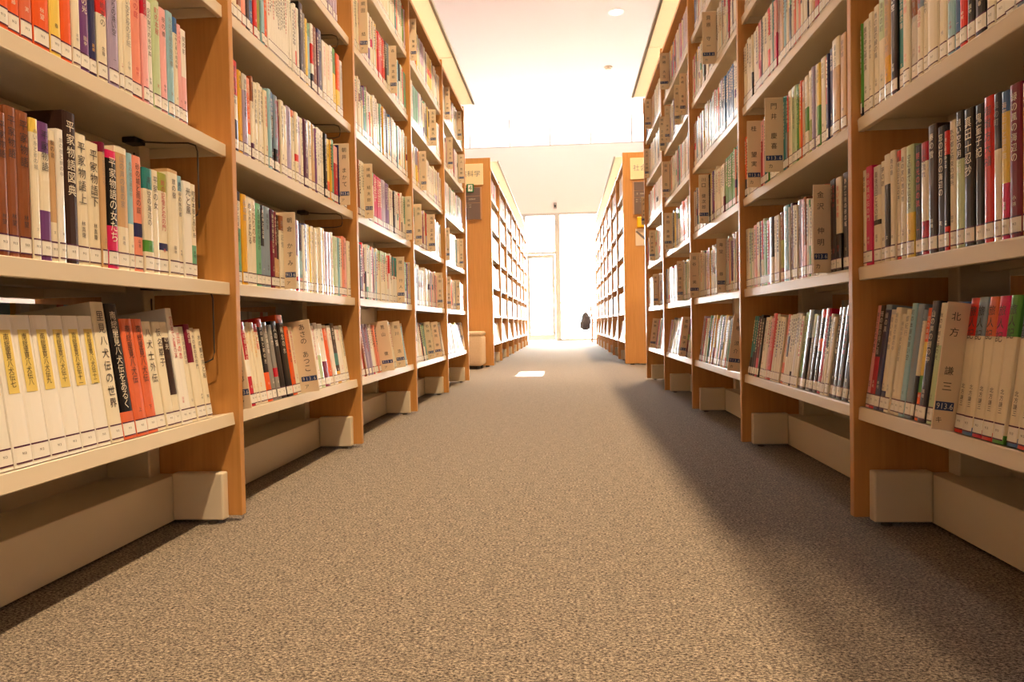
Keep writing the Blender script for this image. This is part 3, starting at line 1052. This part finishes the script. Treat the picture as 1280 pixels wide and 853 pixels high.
for b in rest:
    y0, y1 = clear_of_boards((b['side'], b['bay'], b['shelf']), b['y0'], b['y1'])
    stuff_book(b['side'], b['shelf'], y0, y1 - .0004, b['h'], b['col'], b['bands'], True, SPINE_D)
for side in 'LR':
    for bay in (0, 1, 2, 3, 4):
        ya, yb = Y0 + (bay - 1) * P + .004, Y0 + bay * P - T - .004
        for s in range(6):
            key = (side, bay, s)
            if key in occupied:
                if bay == 0:
                    fill(side, s, ya, occupied[key][0] - .001, key=key)
                continue
            if bay == 0 and s > 2:
                continue
            fill(side, s, ya, yb - (RNG.uniform(0, .1) if RNG.random() < .4 else 0), key=key)
    for bay in range(7):
        ya, yb = Y2 + .03 + bay * P + .004, Y2 + .03 + (bay + 1) * P - T - .004
        for s in range(6):
            fill(side, s, ya, yb - (RNG.uniform(0, .3) if RNG.random() < .3 else 0), detail=bay < 3)
    # the backs of the books that face the next aisle, glimpsed through the open shelves
    for bay in (0, 1):
        ya, yb = Y0 + (bay - 1) * P + .004, Y0 + bay * P - T - .05
        for s in range(0, 4):
            y = ya
            while y < yb - .01:
                w = RNG.uniform(.012, .026)
                y1 = min(y + w, yb)
                h = .245 if s == 0 else RNG.uniform(.185, .206)
                xs = sorted((side_x(side, DEPTH - .165), side_x(side, DEPTH - .03)))
                STUFF.box((xs[0], y, SH[s] + .0005), (xs[1], y1 - .0005, SH[s] + h), PAL[RNG.choice(LIGHTS)])
                y = y1
so = STUFF.build('books', M_COVER)
so['kind'] = 'stuff'
so['label'] = 'all the smaller books standing in rows on the farther bookcase shelves'
so['category'] = 'books'


# ------------------------------------------------------------------ author boards
KANA = {'L': 'ア', 'R': 'カ'}
BAY_WORD = {0: 'nearest', 1: 'second', 2: 'third', 3: 'fourth', 4: 'fifth'}
by_row = {}
for rec in BOARDS:
    by_row.setdefault(rec[:3], []).append(rec)
for side, bay, s, px, wpx, txt in BOARDS:
    y = y_at(side, px, SH[s])
    out = min(max(wpx * y / F_PX, .028), .052)
    hh = .207
    d0 = SPINE_D + .10
    tilt = TILT if s == 0 else 0
    row = sorted(by_row[(side, bay, s)], key=lambda r: y_at(side, r[3], SH[s]))
    names = {1: [''], 2: ['nearer ', 'farther '], 4: ['nearest ', 'second ', 'third ', 'farthest ']}[len(row)]
    pos = names[[r[3] for r in row].index(px)]
    label = '%sbeige name board jutting from the %s, %s %s bay' % (
        pos, {**SHELF_NAME, 5: 'top shelf'}[s], BAY_WORD[bay], FACE[side])
    z = SH[s] + .001 - ((SPINE_D - .013) * math.sin(TILT) if tilt else 0)
    t = thing('author_board', label, 'name board', (side_x(side, SPINE_D), y, z), (0, (-TILT if side == 'L' else TILT) if tilt else 0, 0), 'author name boards between the books')
    sg = 1 if side == 'L' else -1
    lo, hi = sorted((sg * -.09, sg * out))
    MB().box((lo, 0, 0 if not tilt else 0), (hi, BOARD_T, hh)).build('board', M_BOARD, t, bevel=.0008, segs=1)
    cx = sg * out / 2
    MB().box((cx - out * .46, -.0006, .0315), (cx + out * .46, -.00005, .0455)).build('number_band', M_BAND, t)
    m = MB()
    for i, ch in enumerate('913.6'):
        add_glyph(m, ch, (cx + (0, 1, 2, 2.75, 3.5)[i] * out * .19 - out * .33, -.0009, .0385 if ch != '.' else .0355), (1, 0, 0), (0, 0, 1), (.0095 if ch != '.' else .0036), squeeze=.85)
    m.build('number_lettering', M_INK['white'], t)
    m = MB()
    fam, giv = (txt.split(' ') + [''])[:2]
    n = len(fam) + len(giv)
    size = min(out * .46, .0165)
    top, bot = hh - .010, .058
    step = min(size * 1.8, (top - bot) / (n + .9))
    z = top - step / 2
    for ch in fam:
        add_glyph(m, ch, (cx, -.0004, z), (1, 0, 0), (0, 0, 1), min(size, step * .92))
        z -= step
    m.build('family_name_lettering', M_INK['ink'], t)
    m = MB()
    z = bot + step * (len(giv) - .5)
    for ch in giv:
        add_glyph(m, ch, (cx, -.0004, z), (1, 0, 0), (0, 0, 1), min(size, step * .92))
        z -= step
    m.build('given_name_lettering', M_INK['ink'], t)
    m = MB()
    add_glyph(m, KANA[side] if txt[0] != '北' else 'キ', (cx - out * .2, -.0004, .016), (1, 0, 0), (0, 0, 1), min(.0105, out * .3))
    m.build('kana_lettering', M_INK['ink'], t)


# ------------------------------------------------------------------ wire book supports hanging under the shelves
def wire_support(side, s, y, label, long=True):
    sg = -1 if side == 'L' else 1
    t = thing('wire_bookend', label, 'bookend', (side_x(side, 0), y, SH[s] - .0045), group='wire bookends under the shelves')
    m = MB()
    low = -.15 if long else -.045
    p = [(.17, -.006), (.10, -.012), (.05, -.014), (.034, -.02), (.03, -.032), (.03, low)]
    if long:
        p += [(.034, -.165), (.05, -.172), (.15, -.172), (.165, -.165), (.17, -.15), (.17, -.03)]
    else:
        p += [(.034, -.056), (.05, -.06), (.15, -.06)]
    m.tube([(sg * d, 0, z) for d, z in p], .0018, 8)
    m.build('wire_loop', M_WIRE, t, smooth=True)
    MB().box((min(sg * .155, sg * .185), -.018, -.012), (max(sg * .155, sg * .185), .018, 0)).build('slide_clip', M_PLASTIC, t, bevel=.002)


wire_support('L', 2, occupied[('L', 0, 1)][1] + .03, 'grey wire bookend after the last book under the third-lowest shelf, nearest left bay')
wire_support('L', 1, occupied[('L', 0, 0)][1] + .035, 'grey wire bookend hanging above the bottom shelf, nearest left bay')
wire_support('L', 4, Y0 + P - .09, 'grey wire bookend under the fifth-lowest shelf, second left bay', False)
wire_support('L', 3, Y0 + P - .09, 'grey wire bookend under the fourth-lowest shelf, second left bay', False)
wire_support('L', 2, Y0 + P - .09, 'grey wire bookend under the third-lowest shelf, second left bay', False)
wire_support('R', 3, Y0 + .035, 'grey wire bookend above a thick tan book, second right bay', False)


# ------------------------------------------------------------------ signs on the end panels of the far bookcases
def lettering(name, m_, parent, txt, x0, z, size, step, y=-.0004):
    m = MB()
    for i, ch in enumerate(txt):
        if ch != ' ':
            add_glyph(m, ch, (x0 + i * step, y, z), (1, 0, 0), (0, 0, 1), size)
    return m.build(name, m_, parent)


YP = Y2 - .0005
for side in 'LR':
    sg = -1 if side == 'L' else 1
    cx = sg * ((A if side == 'L' else B) + DEPTH / 2)
    word = '自然科学' if side == 'L' else '社会科学'
    s = thing('section_sign', 'cream section sign with grey lettering high on the %s end panel' % FACE[side], 'sign', (cx, YP, 1.865))
    MB().box((-.165, -.012, 0), (.165, 0, .215)).build('sign_plate', M_SIGN, s, bevel=.002)
    lettering('sign_lettering', M_INK['grey'], s, word, -.105, .115, .062, .07, -.0126)
    p = thing('directory_panel', 'grey-brown shelf guide panel below the cream sign on the %s end panel' % FACE[side], 'sign', (cx, YP, 1.512))
    MB().box((-.145, -.010, 0), (.145, 0, .33)).build('backing_plate', mat('directory_backing', lin(196, 150, 112), .5), p, bevel=.002)
    for z0, z1 in ((.004, .168), (.172, .238), (.242, .326)):
        MB().box((-.13, -.014, z0), (.13, -.0105, z1)).build('guide_plate', M_DIRECTORY, p)
    lettering('guide_lettering', M_INK['cream'], p, '4' if side == 'L' else '3', -.10, .208, .018, .02, -.0146)
    lettering('guide_lettering', M_INK['cream'], p, word, -.06 if side == 'R' else .02, .208, .016, .018, -.0146)
    lettering('guide_lettering', M_INK['cream'], p, '40 45', -.02 if side == 'L' else -.11, .15, .012, .013, -.0146)
    lettering('guide_lettering', M_INK['cream'], p, '42 49', -.02 if side == 'L' else -.11, .128, .012, .013, -.0146)
g = thing('number_tag', 'small green and white number tag at the corner of the grey-brown panel', 'sign', (-.945, YP - .0155, 1.79))
MB().box((-.036, -.004, 0), (.036, 0, .085)).build('tag_plate', mat('green_tag', lin(30, 120, 66), .5), g, bevel=.002)
MB().box((-.022, -.005, .01), (.022, -.0042, .075)).build('tag_field', mat('tag_white', PAL['white'], .5), g)
lettering('tag_lettering', mat('green_ink', lin(30, 120, 66), .5), g, '4', 0, .043, .05, .05, -.0054)
d = thing('tag_disc', 'round yellow tag stuck above the notice on the orange end panel', 'tag', (.79, YP, 1.435))
MB().box((-.055, -.02, -.055), (.055, 0, .055)).build('disc', mat('yellow_plastic', lin(252, 196, 30), .4), d, bevel=.018, segs=4)
MB().box((-.012, -.026, -.012), (.012, -.0205, .012)).build('centre_stud', mat('yellow_stud', lin(240, 180, 24), .4), d, bevel=.003)
nt_ = thing('notice_sheet', 'pale paper notice with a grey diagonal on the orange end panel', 'notice', (.795, YP, 1.2))
MB().box((-.075, -.003, 0), (.075, 0, .17)).build('sheet', mat('notice_paper', lin(226, 206, 180), .6), nt_)
m = MB()
m.quad([(-.075, -.0035, .14), (-.06, -.0035, .15), (.075, -.0035, .035), (.075, -.0035, .0)])
m.build('printed_band', mat('notice_print', lin(120, 108, 104), .6), nt_)

# ------------------------------------------------------------------ stool in front of the far left end panel
st = thing('stool', 'beige upholstered cube stool standing against the far bookcase end panel', 'stool', (-.98, 6.8, 0))
M_STOOL = fabric_material('beige_upholstery', lin(206, 178, 146), lin(216, 190, 158), 180)
MB().box((-.17, -.17, .03), (.17, .15, .33)).build('body', M_STOOL, st, bevel=.03, segs=5, smooth=True)
MB().box((-.171, -.171, .325), (.171, .151, .37)).build('seat_pad', M_STOOL, st, bevel=.02, segs=5, smooth=True)
for x in (-.12, .12):
    for y in (-.12, .1):
        MB().lathe([(.02, 0), (.022, .032)], 14, (x, y)).build('stool_foot', M_PLASTIC, st)

# ------------------------------------------------------------------ chair with a backpack past the far right bookcase
ch = thing('wooden_chair', 'wooden chair mostly hidden behind the end of the far right bookcase', 'chair', (.78, 15.2, 0))
M_CHAIR = mat('chair_wood', lin(150, 98, 54), .45)
MB().box((-.2, -.2, .42), (.2, .2, .45)).build('seat', M_CHAIR, ch, bevel=.008)
for x, y, top in ((-.18, -.18, .42), (-.18, .18, .42), (.18, -.18, .42), (.18, .18, .42)):
    MB().tube([(x * 1.1, y * 1.1, 0), (x, y, top)], .017, 10, radii=[.013, .018]).build('leg', M_CHAIR, ch)
for y in (-.18, .18):
    MB().tube([(-.18, y, .45), (-.2, y, .6), (-.23, y, .84)], .015, 10).build('back_post', M_CHAIR, ch)
m = MB().box((-.232, -.19, .74), (-.212, .19, .82))
m.build('backrest', M_CHAIR, ch, bevel=.006)
bp = thing('backpack', 'dark grey backpack hanging off the back of the wooden chair', 'backpack', (.445, 15.2, .27))
M_BAG = fabric_material('dark_nylon', lin(58, 56, 62), lin(82, 78, 84), 40)
mb = MB()
prof = [(.02, 0, .06), (.09, .02, .12), (.105, .12, .15), (.10, .24, .145), (.075, .34, .11), (.03, .40, .05)]
k = 16
for d_, z_, wy in prof:
    for j in range(k):
        a = 2 * math.pi * j / k
        ca, sa = math.cos(a), math.sin(a)
        mb.v.append((math.copysign(abs(ca) ** .7, ca) * d_, math.copysign(abs(sa) ** .7, sa) * wy, z_))
for i in range(len(prof) - 1):
    for j in range(k):
        q = (j + 1) % k
        mb.f.append((i * k + j, i * k + q, (i + 1) * k + q, (i + 1) * k + j))
        mb.c.append(None)
mb.f += [tuple(reversed(range(k))), tuple((len(prof) - 1) * k + j for j in range(k))]
mb.c += [None, None]
mb.build('main_pouch', M_BAG, bp, smooth=True)
MB().box((-.125, -.09, .04), (-.085, .09, .2)).build('front_pocket', M_BAG, bp, bevel=.018, segs=4, smooth=True)
for y in (-.07, .07):
    MB().tube([(.05, y, .36), (.085, y, .42), (.10, y, .30), (.11, y, .16), (.09, y, .05)], .012, 8).build('shoulder_strap', M_PLASTIC, bp, smooth=True)
MB().tube([(.02, -.03, .40), (.02, -.025, .45), (.02, .025, .45), (.02, .03, .40)], .007, 8).build('carry_loop', M_PLASTIC, bp, smooth=True)
